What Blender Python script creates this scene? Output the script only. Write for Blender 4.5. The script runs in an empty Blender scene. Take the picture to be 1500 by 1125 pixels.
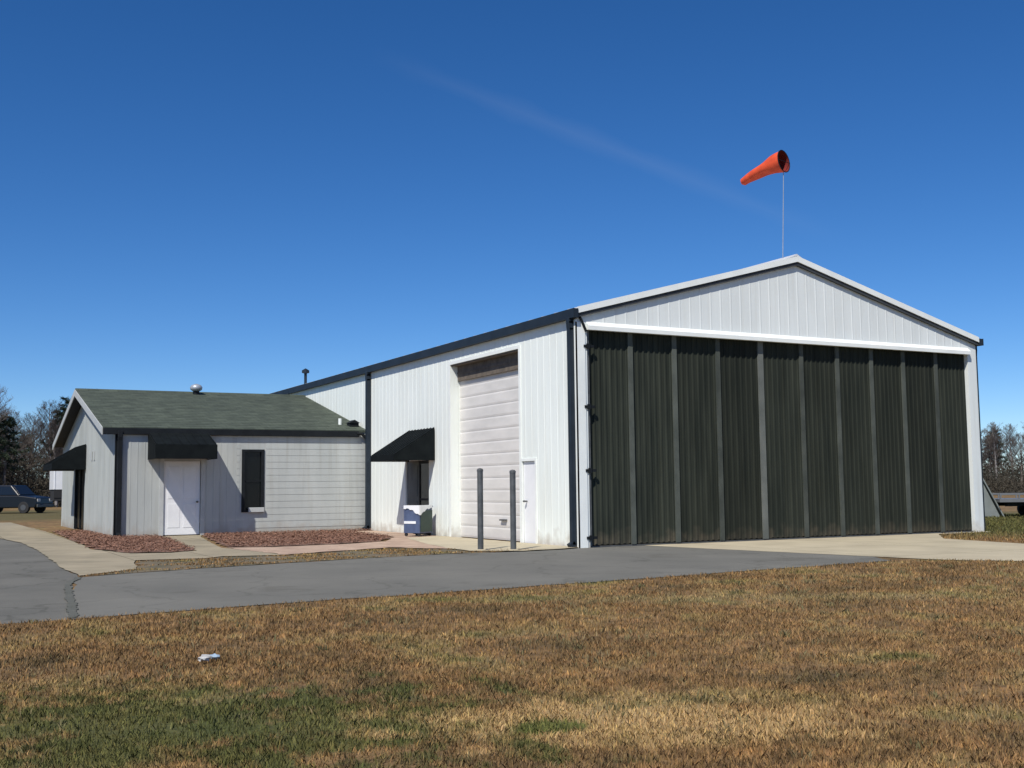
import bpy, bmesh, math, random
import numpy as np
from mathutils import Matrix, Vector
random.seed(7); rng = np.random.default_rng(7)
sc = bpy.context.scene
COL = sc.collection
R = math.radians

# ------------------------------------------------------------------ camera
cam_d = bpy.data.cameras.new('camera'); cam = bpy.data.objects.new('camera', cam_d); COL.objects.link(cam)
sc.camera = cam
cam_d.sensor_width = 36; cam_d.lens = 39.33; cam_d.clip_start = 0.1; cam_d.clip_end = 5000
YAW, PITCH, ROLL = 0.48694, 0.09138, -0.01079
CAM = Vector((-12.703, -20.935, 1.35))
fw = Vector((math.sin(YAW)*math.cos(PITCH), math.cos(YAW)*math.cos(PITCH), math.sin(PITCH)))
rt = Vector((math.cos(YAW), -math.sin(YAW), 0)); up = rt.cross(fw)
r2 = rt*math.cos(ROLL) + up*math.sin(ROLL); u2 = -rt*math.sin(ROLL) + up*math.cos(ROLL)
cam.matrix_world = Matrix(((r2.x, u2.x, -fw.x, CAM.x), (r2.y, u2.y, -fw.y, CAM.y), (r2.z, u2.z, -fw.z, CAM.z), (0, 0, 0, 1)))

# ------------------------------------------------------------------ sky, sun, exposure
SUN = Vector((-0.66, -0.55, 1.0)).normalized()
EL = math.asin(SUN.z); AZ = math.atan2(SUN.x, SUN.y)
w = bpy.data.worlds.new('World'); sc.world = w; w.use_nodes = True
nt = w.node_tree; nt.nodes.clear()
out = nt.nodes.new('ShaderNodeOutputWorld'); bg = nt.nodes.new('ShaderNodeBackground')
sky = nt.nodes.new('ShaderNodeTexSky'); sky.sky_type = 'NISHITA'; sky.sun_disc = False
sky.sun_elevation = EL; sky.sun_rotation = AZ
sky.altitude = 300; sky.air_density = 0.75; sky.dust_density = 0.0; sky.ozone_density = 6.0
bg.inputs['Strength'].default_value = 0.110
hs = nt.nodes.new('ShaderNodeHueSaturation'); hs.inputs['Saturation'].default_value = 1.22; hs.inputs['Hue'].default_value = 0.505
nt.links.new(sky.outputs[0], hs.inputs['Color'])
# a very faint old contrail across the sky, laid out by direction
geo = nt.nodes.new('ShaderNodeTexCoord')
P1 = fw*1638 + r2*(600-750) - u2*(100-562.5); P2 = fw*1638 + r2*(1180-750) - u2*(330-562.5)
P1.normalize(); P2.normalize(); N = P1.cross(P2).normalized(); M = (P1+P2).normalized()
def vdot(vec):
    n = nt.nodes.new('ShaderNodeVectorMath'); n.operation = 'DOT_PRODUCT'
    nt.links.new(geo.outputs['Generated'], n.inputs[0]); n.inputs[1].default_value = vec; return n.outputs['Value']
def wmath(op, a, b=None, clamp=False):
    n = nt.nodes.new('ShaderNodeMath'); n.operation = op; n.use_clamp = clamp
    for i, v in enumerate((a, b)):
        if v is None: continue
        if isinstance(v, (int, float)): n.inputs[i].default_value = v
        else: nt.links.new(v, n.inputs[i])
    return n.outputs[0]
wn = nt.nodes.new('ShaderNodeTexNoise'); wn.inputs['Scale'].default_value = 14; wn.inputs['Detail'].default_value = 4
nt.links.new(geo.outputs['Generated'], wn.inputs['Vector'])
dist = wmath('ABSOLUTE', vdot(N))
wob = wmath('MULTIPLY', wn.outputs[0], 0.022)
band = wmath('SUBTRACT', 1.0, wmath('DIVIDE', dist, wob), True)
ext = wmath('SUBTRACT', 1.0, wmath('MULTIPLY', wmath('SUBTRACT', 1.0, vdot(M)), 42.0), True)
fac = wmath('MULTIPLY', wmath('MULTIPLY', band, ext), 0.032)
mx = nt.nodes.new('ShaderNodeMixRGB'); mx.inputs['Color2'].default_value = (6.5, 7.0, 7.6, 1)
nt.links.new(fac, mx.inputs['Fac']); nt.links.new(hs.outputs[0], mx.inputs['Color1'])
nt.links.new(mx.outputs[0], bg.inputs['Color']); nt.links.new(bg.outputs[0], out.inputs['Surface'])

sd = bpy.data.lights.new('sun', 'SUN'); sd.energy = 5.0; sd.angle = R(0.53); sd.color = (1.0, 0.945, 0.865)
so = bpy.data.objects.new('sun', sd); COL.objects.link(so)
so.rotation_euler = (-SUN).to_track_quat('-Z', 'Y').to_euler(); so.location = (-30, -30, 40)
vs = sc.view_settings
sc.display_settings.display_device = 'sRGB'
vs.view_transform = 'Standard'; vs.look = 'None'; vs.gamma = 1; vs.exposure = 0.0; vs.use_curve_mapping = False

# ------------------------------------------------------------------ materials
def mat(name, c1, c2=None, rough=0.7, scale=3.0, detail=5, stretch=(1, 1, 1), bump=0.0, bscale=None, metal=0.0, contrast=(0.35, 0.65), spec=None, streak=0.0, cracks=0.0, vary=0.0, joints=0.0, tabs=0.0, splash=0.0):
    m = bpy.data.materials.new(name); m.use_nodes = True
    t = m.node_tree; n = t.nodes; L = t.links
    b = n['Principled BSDF']; b.inputs['Roughness'].default_value = rough; b.inputs['Metallic'].default_value = metal
    if spec is not None: b.inputs['Specular IOR Level'].default_value = spec
    if c2 is None: c2 = tuple(x*0.86 for x in c1)
    g = n.new('ShaderNodeNewGeometry'); mp = n.new('ShaderNodeMapping'); mp.inputs['Scale'].default_value = stretch
    L.new(g.outputs['Position'], mp.inputs['Vector'])
    nz = n.new('ShaderNodeTexNoise'); nz.inputs['Scale'].default_value = scale; nz.inputs['Detail'].default_value = detail
    nz.inputs['Roughness'].default_value = 0.6
    L.new(mp.outputs[0], nz.inputs['Vector'])
    r = n.new('ShaderNodeValToRGB'); r.color_ramp.elements[0].position = contrast[0]; r.color_ramp.elements[1].position = contrast[1]
    r.color_ramp.elements[0].color = (*c2, 1); r.color_ramp.elements[1].color = (*c1, 1)
    L.new(nz.outputs[0], r.inputs[0]); colr = r.outputs[0]
    def mul(fac, dark):
        x = n.new('ShaderNodeMixRGB'); x.blend_type = 'MULTIPLY'; L.new(fac, x.inputs[0]); L.new(colr_[0], x.inputs[1]); x.inputs[2].default_value = (*dark, 1); colr_[0] = x.outputs[0]
    def ramp01(v, lo, hi, top):
        x = n.new('ShaderNodeMapRange'); x.inputs['From Min'].default_value = lo; x.inputs['From Max'].default_value = hi; x.inputs['To Max'].default_value = top; L.new(v, x.inputs['Value']); return x.outputs[0]
    colr_ = [colr]
    if streak:                                          # rain and rust streaks running down the sheets
        m2 = n.new('ShaderNodeMapping'); m2.inputs['Scale'].default_value = (5, 5, 0.22); L.new(g.outputs['Position'], m2.inputs[0])
        z2 = n.new('ShaderNodeTexNoise'); z2.inputs['Scale'].default_value = 1.6; z2.inputs['Detail'].default_value = 7; L.new(m2.outputs[0], z2.inputs['Vector'])
        mul(ramp01(z2.outputs[0], .52, .78, streak), (.72, .66, .58))
        z3 = n.new('ShaderNodeTexNoise'); z3.inputs['Scale'].default_value = 0.45; z3.inputs['Detail'].default_value = 9; L.new(g.outputs['Position'], z3.inputs['Vector'])
        mul(ramp01(z3.outputs[0], .50, .75, streak*.8), (.84, .82, .78))
    if cracks:                                          # branching cracks, oil spots and aggregate
        wv = n.new('ShaderNodeTexNoise'); wv.inputs['Scale'].default_value = 1.4; wv.inputs['Detail'].default_value = 6; L.new(g.outputs['Position'], wv.inputs['Vector'])
        ad = n.new('ShaderNodeMixRGB'); ad.blend_type = 'ADD'; ad.inputs[0].default_value = 1.1; L.new(g.outputs['Position'], ad.inputs[1]); L.new(wv.outputs['Color'], ad.inputs[2])
        vo = n.new('ShaderNodeTexVoronoi'); vo.feature = 'DISTANCE_TO_EDGE'; vo.inputs['Scale'].default_value = 0.42; L.new(ad.outputs[0], vo.inputs['Vector'])
        mul(ramp01(vo.outputs['Distance'], .016, .004, cracks), (.35, .36, .33))
        z4 = n.new('ShaderNodeTexNoise'); z4.inputs['Scale'].default_value = 130; z4.inputs['Detail'].default_value = 2; L.new(g.outputs['Position'], z4.inputs['Vector'])
        mul(ramp01(z4.outputs[0], .45, .7, .55), (.55, .55, .55))
        z5 = n.new('ShaderNodeTexNoise'); z5.inputs['Scale'].default_value = 1.1; z5.inputs['Detail'].default_value = 3; L.new(ad.outputs[0], z5.inputs['Vector'])
        mul(ramp01(z5.outputs[0], .60, .72, .5), (.66, .65, .62))
    if joints or tabs:                                  # slab joints, or shingle tabs
        br = n.new('ShaderNodeTexBrick'); br.inputs['Scale'].default_value = 1.0
        L.new(g.outputs['Position'], br.inputs['Vector'])
        if joints:
            br.offset = 0.0; br.inputs['Brick Width'].default_value = joints; br.inputs['Row Height'].default_value = joints; br.inputs['Mortar Size'].default_value = .014
            br.inputs['Color1'].default_value = (1, 1, 1, 1); br.inputs['Color2'].default_value = (.93, .93, .92, 1); br.inputs['Mortar'].default_value = (.45, .44, .38, 1)
        else:
            br.inputs['Brick Width'].default_value = .32; br.inputs['Row Height'].default_value = .28; br.inputs['Mortar Size'].default_value = .008
            br.inputs['Color1'].default_value = (1.08, 1.08, 1.06, 1); br.inputs['Color2'].default_value = (.76, .78, .76, 1); br.inputs['Mortar'].default_value = (.5, .5, .5, 1)
        x = n.new('ShaderNodeMixRGB'); x.blend_type = 'MULTIPLY'; x.inputs[0].default_value = 1; L.new(colr_[0], x.inputs[1]); L.new(br.outputs[0], x.inputs[2]); colr_[0] = x.outputs[0]
    if splash:                                          # mud splashed up from the ground in uneven patches
        sx_ = n.new('ShaderNodeSeparateXYZ'); L.new(g.outputs['Position'], sx_.inputs[0])
        z6 = n.new('ShaderNodeTexNoise'); z6.inputs['Scale'].default_value = 3.5; z6.inputs['Detail'].default_value = 9; L.new(g.outputs['Position'], z6.inputs['Vector'])
        q1 = n.new('ShaderNodeMath'); q1.operation = 'MULTIPLY'; L.new(z6.outputs[0], q1.inputs[0]); q1.inputs[1].default_value = 0.9
        q2 = n.new('ShaderNodeMath'); q2.operation = 'SUBTRACT'; L.new(q1.outputs[0], q2.inputs[0]); L.new(sx_.outputs['Z'], q2.inputs[1])
        x = n.new('ShaderNodeMixRGB'); L.new(ramp01(q2.outputs[0], .12, .5, splash), x.inputs[0]); L.new(colr_[0], x.inputs[1]); x.inputs[2].default_value = (.30, .23, .16, 1); colr_[0] = x.outputs[0]
    if vary:
        oi = n.new('ShaderNodeObjectInfo'); mr = n.new('ShaderNodeMapRange'); mr.inputs['To Min'].default_value = 1-vary; mr.inputs['To Max'].default_value = 1+vary; L.new(oi.outputs['Random'], mr.inputs['Value'])
        x = n.new('ShaderNodeMixRGB'); x.blend_type = 'MULTIPLY'; x.inputs[0].default_value = 1; L.new(colr_[0], x.inputs[1]); L.new(mr.outputs[0], x.inputs[2]); colr_[0] = x.outputs[0]
    L.new(colr_[0], b.inputs['Base Color'])
    if bump:
        n2 = n.new('ShaderNodeTexNoise'); n2.inputs['Scale'].default_value = bscale or scale*4; n2.inputs['Detail'].default_value = 6
        L.new(mp.outputs[0], n2.inputs['Vector'])
        bp = n.new('ShaderNodeBump'); bp.inputs['Strength'].default_value = 1; bp.inputs['Distance'].default_value = bump
        L.new(n2.outputs[0], bp.inputs['Height']); L.new(bp.outputs[0], b.inputs['Normal'])
    return m

M_ = {}
M_['white'] = mat('white_metal_siding', (0.82, 0.865, 0.82), (0.77, 0.815, 0.77), 0.5, streak=.3, splash=.55, scale=1.2, stretch=(1, 1, 0.25), bump=0.005, bscale=2.2)
M_['gable'] = mat('gable_siding', (0.75, 0.79, 0.77), (0.69, 0.73, 0.715), 0.5, 1.5, streak=.3, splash=.5, stretch=(1, 1, 0.2))
M_['trimwhite'] = mat('white_trim', (0.84, 0.87, 0.83), (0.76, 0.79, 0.76), 0.45, 2)
M_['annex'] = mat('grey_white_siding', (0.455, 0.48, 0.46), (0.39, 0.415, 0.40), 0.6, 1.6, streak=.45, splash=.55, stretch=(1, 1, 0.3), bump=0.002, bscale=6)
M_['annextrim'] = mat('pale_fascia', (0.48, 0.50, 0.49), None, 0.6, 3)
M_['dark'] = mat('dark_trim', (0.014, 0.017, 0.020), (0.009, 0.011, 0.013), 0.6, 3, spec=.15)
M_['gutter'] = mat('slate_gutter', (0.022, 0.032, 0.045), (0.014, 0.021, 0.030), 0.5, 2, spec=.2)
M_['roofmetal'] = mat('pale_metal_roof', (0.62, 0.64, 0.66), (0.52, 0.54, 0.56), 0.4, 1.5)
M_['shingle'] = mat('green_grey_shingle', (0.083, 0.102, 0.074), (0.050, 0.063, 0.047), 0.9, 2.2, bump=0.01, bscale=22, contrast=(0.3, 0.7), tabs=1)
M_['doorpanel'] = mat('dark_green_door', (0.034, 0.039, 0.030), (0.017, 0.021, 0.017), 0.75, 1.5, stretch=(2.5, 1, 0.3), contrast=(0.3, 0.7), spec=.12, vary=.22, splash=.16, streak=.5)
M_['stile'] = mat('weathered_stile', (0.092, 0.102, 0.088), (0.055, 0.063, 0.055), 0.7, 2, stretch=(1, 1, 0.6), spec=.15, vary=.2)
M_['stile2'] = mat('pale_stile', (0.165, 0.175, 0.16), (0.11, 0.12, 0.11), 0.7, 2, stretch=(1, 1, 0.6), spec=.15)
M_['garage'] = mat('pinkish_white_door', (0.70, 0.68, 0.645), (0.61, 0.595, 0.565), 0.5, 1.5, stretch=(1, .6, 2))
M_['soffitbrown'] = mat('brown_header', (0.16, 0.13, 0.10), (0.09, 0.075, 0.06), 0.8, 6)
M_['awning'] = mat('black_green_awning', (0.010, 0.013, 0.014), (0.006, 0.008, 0.009), 0.85, 3, bump=0.004, bscale=9, spec=.08)
M_['doorwhite'] = mat('white_door_paint', (0.80, 0.81, 0.82), (0.74, 0.75, 0.76), 0.4, 2)
M_['steel'] = mat('grey_steel', (0.13, 0.135, 0.135), (0.08, 0.085, 0.085), 0.5, 6, metal=0.3)
M_['galv'] = mat('galvanised', (0.42, 0.46, 0.50), (0.34, 0.37, 0.41), 0.4, 6, metal=0.3)
M_['black'] = mat('black_rubber', (0.018, 0.018, 0.019), None, 0.8, 8)
M_['bluebin'] = mat('faded_blue_plastic', (0.085, 0.115, 0.20), (0.06, 0.08, 0.145), 0.45, 5)
M_['greenbin'] = mat('dark_green_plastic', (0.03, 0.055, 0.042), (0.02, 0.04, 0.03), 0.5, 5)
M_['orange'] = mat('orange_fabric', (0.74, 0.085, 0.022), (0.52, 0.055, 0.016), 0.8, 5)
M_['red'] = mat('dark_red_fabric', (0.20, 0.014, 0.010), (0.12, 0.009, 0.008), 0.9, 5)
M_['asphalt'] = mat('asphalt', (0.200, 0.195, 0.170), (0.135, 0.134, 0.119), 0.95, 0.5, cracks=.25, spec=.2, detail=10, bump=0.006, bscale=60, contrast=(0.25, 0.75))
M_['asphalt2'] = mat('old_asphalt', (0.185, 0.180, 0.157), (0.120, 0.119, 0.105), 0.95, 0.5, cracks=.36, spec=.2, detail=10, bump=0.007, bscale=55, contrast=(0.25, 0.75))
M_['seam'] = mat('crack_fill', (0.115, 0.115, 0.095), (0.075, 0.078, 0.06), 0.95, 6, contrast=(.3, .7))
M_['apron'] = mat('pale_concrete', (0.52, 0.455, 0.315), (0.39, 0.34, 0.235), 0.9, 0.8, detail=8, joints=3.0, bump=0.004, bscale=30, contrast=(0.3, 0.7))
M_['walk'] = mat('sandy_concrete', (0.37, 0.315, 0.215), (0.23, 0.20, 0.135), 0.95, 0.9, detail=8, joints=1.5, bump=0.006, bscale=30, contrast=(0.3, 0.7))
M_['walkpink'] = mat('pinkish_gravel', (0.50, 0.37, 0.27), (0.32, 0.22, 0.16), 0.95, 2.0, detail=8, bump=0.01, bscale=40, contrast=(0.3, 0.7))
M_['mulch'] = mat('red_brown_mulch', (0.27, 0.155, 0.110), (0.15, 0.085, 0.058), 1.0, 5, detail=9, bump=0.006, bscale=45, contrast=(0.3, 0.7))
M_['slate'] = mat('slate_soffit', (0.06, 0.066, 0.072), (0.04, 0.045, 0.05), 0.7, 3, spec=.2)
M_['chip'] = mat('bark_chip', (0.29, 0.150, 0.098), (0.12, 0.065, 0.042), 1.0, 14, contrast=(.4, .6))
M_['verge'] = mat('brown_verge', (0.175, 0.135, 0.085), (0.085, 0.078, 0.042), 1.0, 1.6, detail=8, bump=0.015, bscale=25, contrast=(0.35, 0.65))
M_['bark'] = mat('grey_bark', (0.20, 0.175, 0.155), (0.10, 0.085, 0.075), 0.95, 2)
M_['twig'] = mat('brown_twig', (0.115, 0.095, 0.083), (0.070, 0.058, 0.052), 0.95, 0.6)
M_['palebark'] = mat('pale_bark', (0.32, 0.30, 0.29), (0.20, 0.185, 0.18), 0.95, 2)
M_['needle'] = mat('pine_needles', (0.052, 0.078, 0.038), (0.030, 0.046, 0.024), 0.8, 1.0)
M_['brush'] = mat('woodland_brush', (0.080, 0.066, 0.046), (0.040, 0.038, 0.028), 1.0, 0.4)
M_['carblue'] = mat('dark_blue_paint', (0.004, 0.006, 0.010), None, 0.35, 2)
M_['cargrey'] = mat('silver_grey_paint', (0.16, 0.165, 0.17), None, 0.3, 2)
M_['lamp'] = mat('lamp_lens', (0.6, 0.6, 0.58), None, 0.15, 2)
M_['rim'] = mat('wheel_metal', (0.13, 0.13, 0.13), None, 0.4, 2, metal=0.6)
M_['paper'] = mat('white_scrap', (0.62, 0.61, 0.57), (0.38, 0.38, 0.38), 0.8, 20)
M_['bluescrap'] = mat('blue_scrap', (0.30, 0.40, 0.50), None, 0.8, 20)
M_['shed'] = mat('grey_green_sheet', (0.22, 0.245, 0.235), (0.17, 0.19, 0.18), 0.6, 2)
def glass_mat(name, c, rough=0.08):
    m = mat(name, c, c, rough, 1.0); return m
M_['glass'] = glass_mat('dark_glass', (0.004, 0.005, 0.005), 0.22)
M_['glass'].node_tree.nodes['Principled BSDF'].inputs['Specular IOR Level'].default_value = 0.35
M_['carglass'] = glass_mat('car_glass', (0.01, 0.012, 0.014), 0.05)

# lawn colour shared by the ground sheet and the blades on it, laid out in world coordinates
def lawn_group():
    g = bpy.data.node_groups.new('lawn_colour', 'ShaderNodeTree')
    g.interface.new_socket('Color', in_out='OUTPUT', socket_type='NodeSocketColor')
    n = g.nodes; L = g.links; o = n.new('NodeGroupOutput')
    geo = n.new('ShaderNodeNewGeometry')
    def noise(s, d=5, st=None):
        z = n.new('ShaderNodeTexNoise'); z.inputs['Scale'].default_value = s; z.inputs['Detail'].default_value = d; z.inputs['Roughness'].default_value = .62
        if st:
            mp = n.new('ShaderNodeMapping'); mp.inputs['Scale'].default_value = st; mp.inputs['Rotation'].default_value = (0, 0, -YAW)
            L.new(geo.outputs['Position'], mp.inputs[0]); L.new(mp.outputs[0], z.inputs['Vector'])
        else: L.new(geo.outputs['Position'], z.inputs['Vector'])
        return z.outputs[0]
    def ramp(v, stops):
        r = n.new('ShaderNodeValToRGB'); e = r.color_ramp.elements
        e[0].position, e[0].color = stops[0][0], (*stops[0][1], 1); e[1].position, e[1].color = stops[-1][0], (*stops[-1][1], 1)
        for p, c in stops[1:-1]:
            x = e.new(p); x.color = (*c, 1)
        L.new(v, r.inputs[0]); return r.outputs[0]
    def mth(op, a, b, c=None, clamp=False):
        x = n.new('ShaderNodeMath'); x.operation = op; x.use_clamp = clamp
        for i, v in enumerate((a, b, c)):
            if v is None: continue
            if isinstance(v, (int, float)): x.inputs[i].default_value = v
            else: L.new(v, x.inputs[i])
        return x.outputs[0]
    def mix(f, a, b):
        x = n.new('ShaderNodeMixRGB')
        L.new(f, x.inputs[0])
        for i, v in ((1, a), (2, b)):
            if isinstance(v, tuple): x.inputs[i].default_value = (*v, 1)
            else: L.new(v, x.inputs[i])
        return x.outputs[0]
    base = ramp(noise(0.75, 8), [(0.28, (0.078, 0.062, 0.034)), (0.40, (0.145, 0.098, 0.050)), (0.50, (0.190, 0.118, 0.058)), (0.58, (0.215, 0.155, 0.075)), (0.66, (0.118, 0.108, 0.042)), (0.76, (0.078, 0.084, 0.030))])
    fine = ramp(noise(4.5, 9), [(0.32, (0.50, 0.52, 0.50)), (0.5, (1.05, 1.05, 1.0)), (0.68, (1.6, 1.5, 1.3))])
    mm = n.new('ShaderNodeMixRGB'); mm.blend_type = 'MULTIPLY'; mm.inputs[0].default_value = 0.85
    L.new(base, mm.inputs[1]); L.new(fine, mm.inputs[2]); colr = mm.outputs[0]
    def blob(cx, cy, rx, ry, rot, ns, amp, soft):
        mp = n.new('ShaderNodeMapping'); mp.vector_type = 'TEXTURE'
        mp.inputs['Location'].default_value = (cx, cy, 0); mp.inputs['Rotation'].default_value = (0, 0, rot); mp.inputs['Scale'].default_value = (rx, ry, 1000)
        L.new(geo.outputs['Position'], mp.inputs[0])
        ln = n.new('ShaderNodeVectorMath'); ln.operation = 'LENGTH'; L.new(mp.outputs[0], ln.inputs[0])
        d = mth('ADD', ln.outputs['Value'], mth('MULTIPLY', mth('SUBTRACT', noise(ns, 8), 0.5), amp))
        return mth('MULTIPLY', mth('SUBTRACT', 1.0, d), soft, None, True)
    colr = mix(mth('MULTIPLY', blob(-11.4, -14.2, 2.5, 1.45, -YAW, 3.0, 4.2, 2.0), 0.78), colr, (0.062, 0.082, 0.025))
    colr = mix(mth('MULTIPLY', blob(-14.2, -12.6, 2.5, 1.2, -YAW, 2.6, 3.6, 1.6), 0.6), colr, (0.060, 0.074, 0.024))
    colr = mix(mth('MULTIPLY', blob(-9.0, -15.5, 1.45, 0.72, -YAW, 3.2, 3.0, 2.4), 0.9), colr, (0.36, 0.25, 0.12))
    colr = mix(mth('MULTIPLY', blob(-9.55, -15.35, 0.26, 0.22, 0, 5.0, 1.0, 3.0), 0.9), colr, (0.075, 0.095, 0.025))
    colr = mix(mth('MULTIPLY', blob(-3.6, -10.5, 4.5, 0.5, -YAW, 1.8, 2.5, 1.6), 0.5), colr, (0.24, 0.20, 0.10))
    # green lawn beside the far end of the hangar
    colr = mix(mth('MULTIPLY', blob(22, 2, 14, 16, 0, 1.0, 0.5, 3.0), 0.85), colr, (0.075, 0.085, 0.030))
    colr = mix(mth('MULTIPLY', blob(-8, 52, 22, 19, 0, 0.6, 0.6, 3.0), 0.8), colr, (0.095, 0.090, 0.040))
    L.new(colr, o.inputs[0]); return g
LG = lawn_group()
def lawn_mat(name, blades):
    m = bpy.data.materials.new(name); m.use_nodes = True; t = m.node_tree; b = t.nodes['Principled BSDF']
    b.inputs['Roughness'].default_value = 0.9; b.inputs['Specular IOR Level'].default_value = 0.2
    gr = t.nodes.new('ShaderNodeGroup'); gr.node_tree = LG
    if blades:
        a = t.nodes.new('ShaderNodeAttribute'); a.attribute_name = 'tone'
        mm = t.nodes.new('ShaderNodeMixRGB'); mm.blend_type = 'MULTIPLY'; mm.inputs[0].default_value = 1
        t.links.new(gr.outputs[0], mm.inputs[1]); t.links.new(a.outputs['Color'], mm.inputs[2]); t.links.new(mm.outputs[0], b.inputs['Base Color'])
    else:
        t.links.new(gr.outputs[0], b.inputs['Base Color'])
        g = t.nodes.new('ShaderNodeNewGeometry'); z = t.nodes.new('ShaderNodeTexNoise'); z.inputs['Scale'].default_value = 9; z.inputs['Detail'].default_value = 8
        t.links.new(g.outputs['Position'], z.inputs['Vector'])
        bp = t.nodes.new('ShaderNodeBump'); bp.inputs['Distance'].default_value = 0.05; t.links.new(z.outputs[0], bp.inputs['Height']); t.links.new(bp.outputs[0], b.inputs['Normal'])
    return m
M_['lawn'] = lawn_mat('dormant_lawn', False); M_['blade'] = lawn_mat('dormant_blades', True)
M_['weed'] = mat('weed_leaf', (0.13, 0.125, 0.05), (0.24, 0.175, 0.09), 0.9, 2.5)

# ------------------------------------------------------------------ mesh helpers
class MB:
    def __init__(s): s.v = []; s.f = []; s.m = []; s.mi = 0
    def add(s, vs, fs):
        k = len(s.v); s.v += [tuple(v) for v in vs]; s.f += [tuple(k+i for i in f) for f in fs]; s.m += [s.mi]*len(fs); return s
    def box(s, x0, x1, y0, y1, z0, z1):
        return s.add([(x0,y0,z0),(x1,y0,z0),(x1,y1,z0),(x0,y1,z0),(x0,y0,z1),(x1,y0,z1),(x1,y1,z1),(x0,y1,z1)],
                     [(0,3,2,1),(4,5,6,7),(0,1,5,4),(1,2,6,5),(2,3,7,6),(3,0,4,7)])
    def prism(s, pts, d):           # polygon pts (3d), extruded by vector d
        n = len(pts); d = Vector(d); a = [Vector(p) for p in pts]
        return s.add(a + [p+d for p in a], [tuple(reversed(range(n))), tuple(range(n, 2*n))] + [(i, (i+1) % n, n+(i+1) % n, n+i) for i in range(n)])
    def tube(s, p, q, r0, r1=None, n=8, caps=True):
        p = Vector(p); q = Vector(q); r1 = r0 if r1 is None else r1
        z = (q-p).normalized(); x = z.orthogonal().normalized(); y = z.cross(x)
        vs = [c + (x*math.cos(2*math.pi*i/n) + y*math.sin(2*math.pi*i/n))*r for c, r in ((p, r0), (q, r1)) for i in range(n)]
        fs = [(i, (i+1) % n, n+(i+1) % n, n+i) for i in range(n)]
        if caps: fs += [tuple(reversed(range(n))), tuple(range(n, 2*n))]
        return s.add(vs, fs)
    def lathe(s, c, prof, n=14):    # profile of (r, z)
        c = Vector(c); vs = []; fs = []
        for r, z in prof:
            vs += [c + Vector((r*math.cos(2*math.pi*i/n), r*math.sin(2*math.pi*i/n), z)) for i in range(n)]
        for k in range(len(prof)-1):
            fs += [(k*n+i, k*n+(i+1) % n, (k+1)*n+(i+1) % n, (k+1)*n+i) for i in range(n)]
        fs += [tuple(range((len(prof)-1)*n, len(prof)*n)), tuple(reversed(range(n)))]
        return s.add(vs, fs)
    def build(s, name, m, parent=None, bevel=0, smooth=False, loc=None):
        me = bpy.data.meshes.new(name)
        vs = s.v if loc is None else [(v[0]-loc[0], v[1]-loc[1], v[2]-loc[2]) for v in s.v]
        me.from_pydata(vs, [], s.f)
        b = bmesh.new(); b.from_mesh(me); bmesh.ops.recalc_face_normals(b, faces=b.faces); b.to_mesh(me); b.free()
        for q in (m if isinstance(m, (list, tuple)) else [m]): me.materials.append(q)
        if isinstance(m, (list, tuple)): me.polygons.foreach_set('material_index', s.m)
        if smooth: me.polygons.foreach_set('use_smooth', [True]*len(me.polygons))
        o = bpy.data.objects.new(name, me); COL.objects.link(o)
        if loc is not None: o.location = loc
        if parent is not None:
            o.parent = parent; bpy.context.view_layer.update()
            o.matrix_parent_inverse = Matrix()
            if loc is None: o.location = -Vector(parent.get('_o', (0, 0, 0)))
        if bevel:
            md = o.modifiers.new('bevel', 'BEVEL'); md.width = bevel; md.segments = 2; md.limit_method = 'ANGLE'
        return o
def tag(o, label=None, cat=None, group=None, kind=None):
    if label: o['label'] = label
    if cat: o['category'] = cat
    if group: o['group'] = group
    if kind: o['kind'] = kind
    return o
def thing(name, loc, label, cat, group=None):
    o = bpy.data.objects.new(name, None); COL.objects.link(o); o.location = loc; o.empty_display_size = 0.3
    o['_o'] = list(loc); return tag(o, label, cat, group)
def copy_tree(o, parent=None):
    c = o.copy(); COL.objects.link(c)
    if parent is not None: c.parent = parent
    for ch in list(o.children): copy_tree(ch, c)
    return c
def poly_sheet(name, pts, z, m, jag=0.06, step=0.35, thick=0.0):
    rr = random.Random(len(pts)*17+int(z*1e4)); q = []
    n = len(pts)
    for i in range(n):
        a = Vector(pts[i]); b = Vector(pts[(i+1) % n]); L = (b-a).length; k = max(1, min(120, int(L/step)))
        nr = Vector((-(b-a).y, (b-a).x)).normalized() if L > 0 else Vector((0, 0))
        for j in range(k):
            t = j/k; q.append(a.lerp(b, t) + nr*rr.uniform(-jag, jag)*(1 if j else 0.3))
    bm = bmesh.new(); vs = [bm.verts.new((p.x, p.y, z)) for p in q]
    es = [bm.edges.new((vs[i], vs[(i+1) % len(vs)])) for i in range(len(vs))]
    bmesh.ops.triangle_fill(bm, use_beauty=True, edges=es)
    for f in bm.faces:
        if f.normal.z < 0: f.normal_flip()
    me = bpy.data.meshes.new(name); bm.to_mesh(me); bm.free(); me.materials.append(m)
    o = bpy.data.objects.new(name, me); COL.objects.link(o); return o

# ------------------------------------------------------------------ dimensions
W, H, A = 12.73, 5.18, 6.86         # hangar width, eave and apex
LEN = 31.0
YD, DY = 12.96, 13.35               # annex front wall and depth
XA, AE, AR = -7.70, 3.10, 4.72      # annex end wall, eave and ridge
GY0, GY1, GZ = 2.69, 6.62, 4.66     # garage opening
DX0, DX1, DZ = 0.26, 12.40, 4.80    # hangar door

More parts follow.
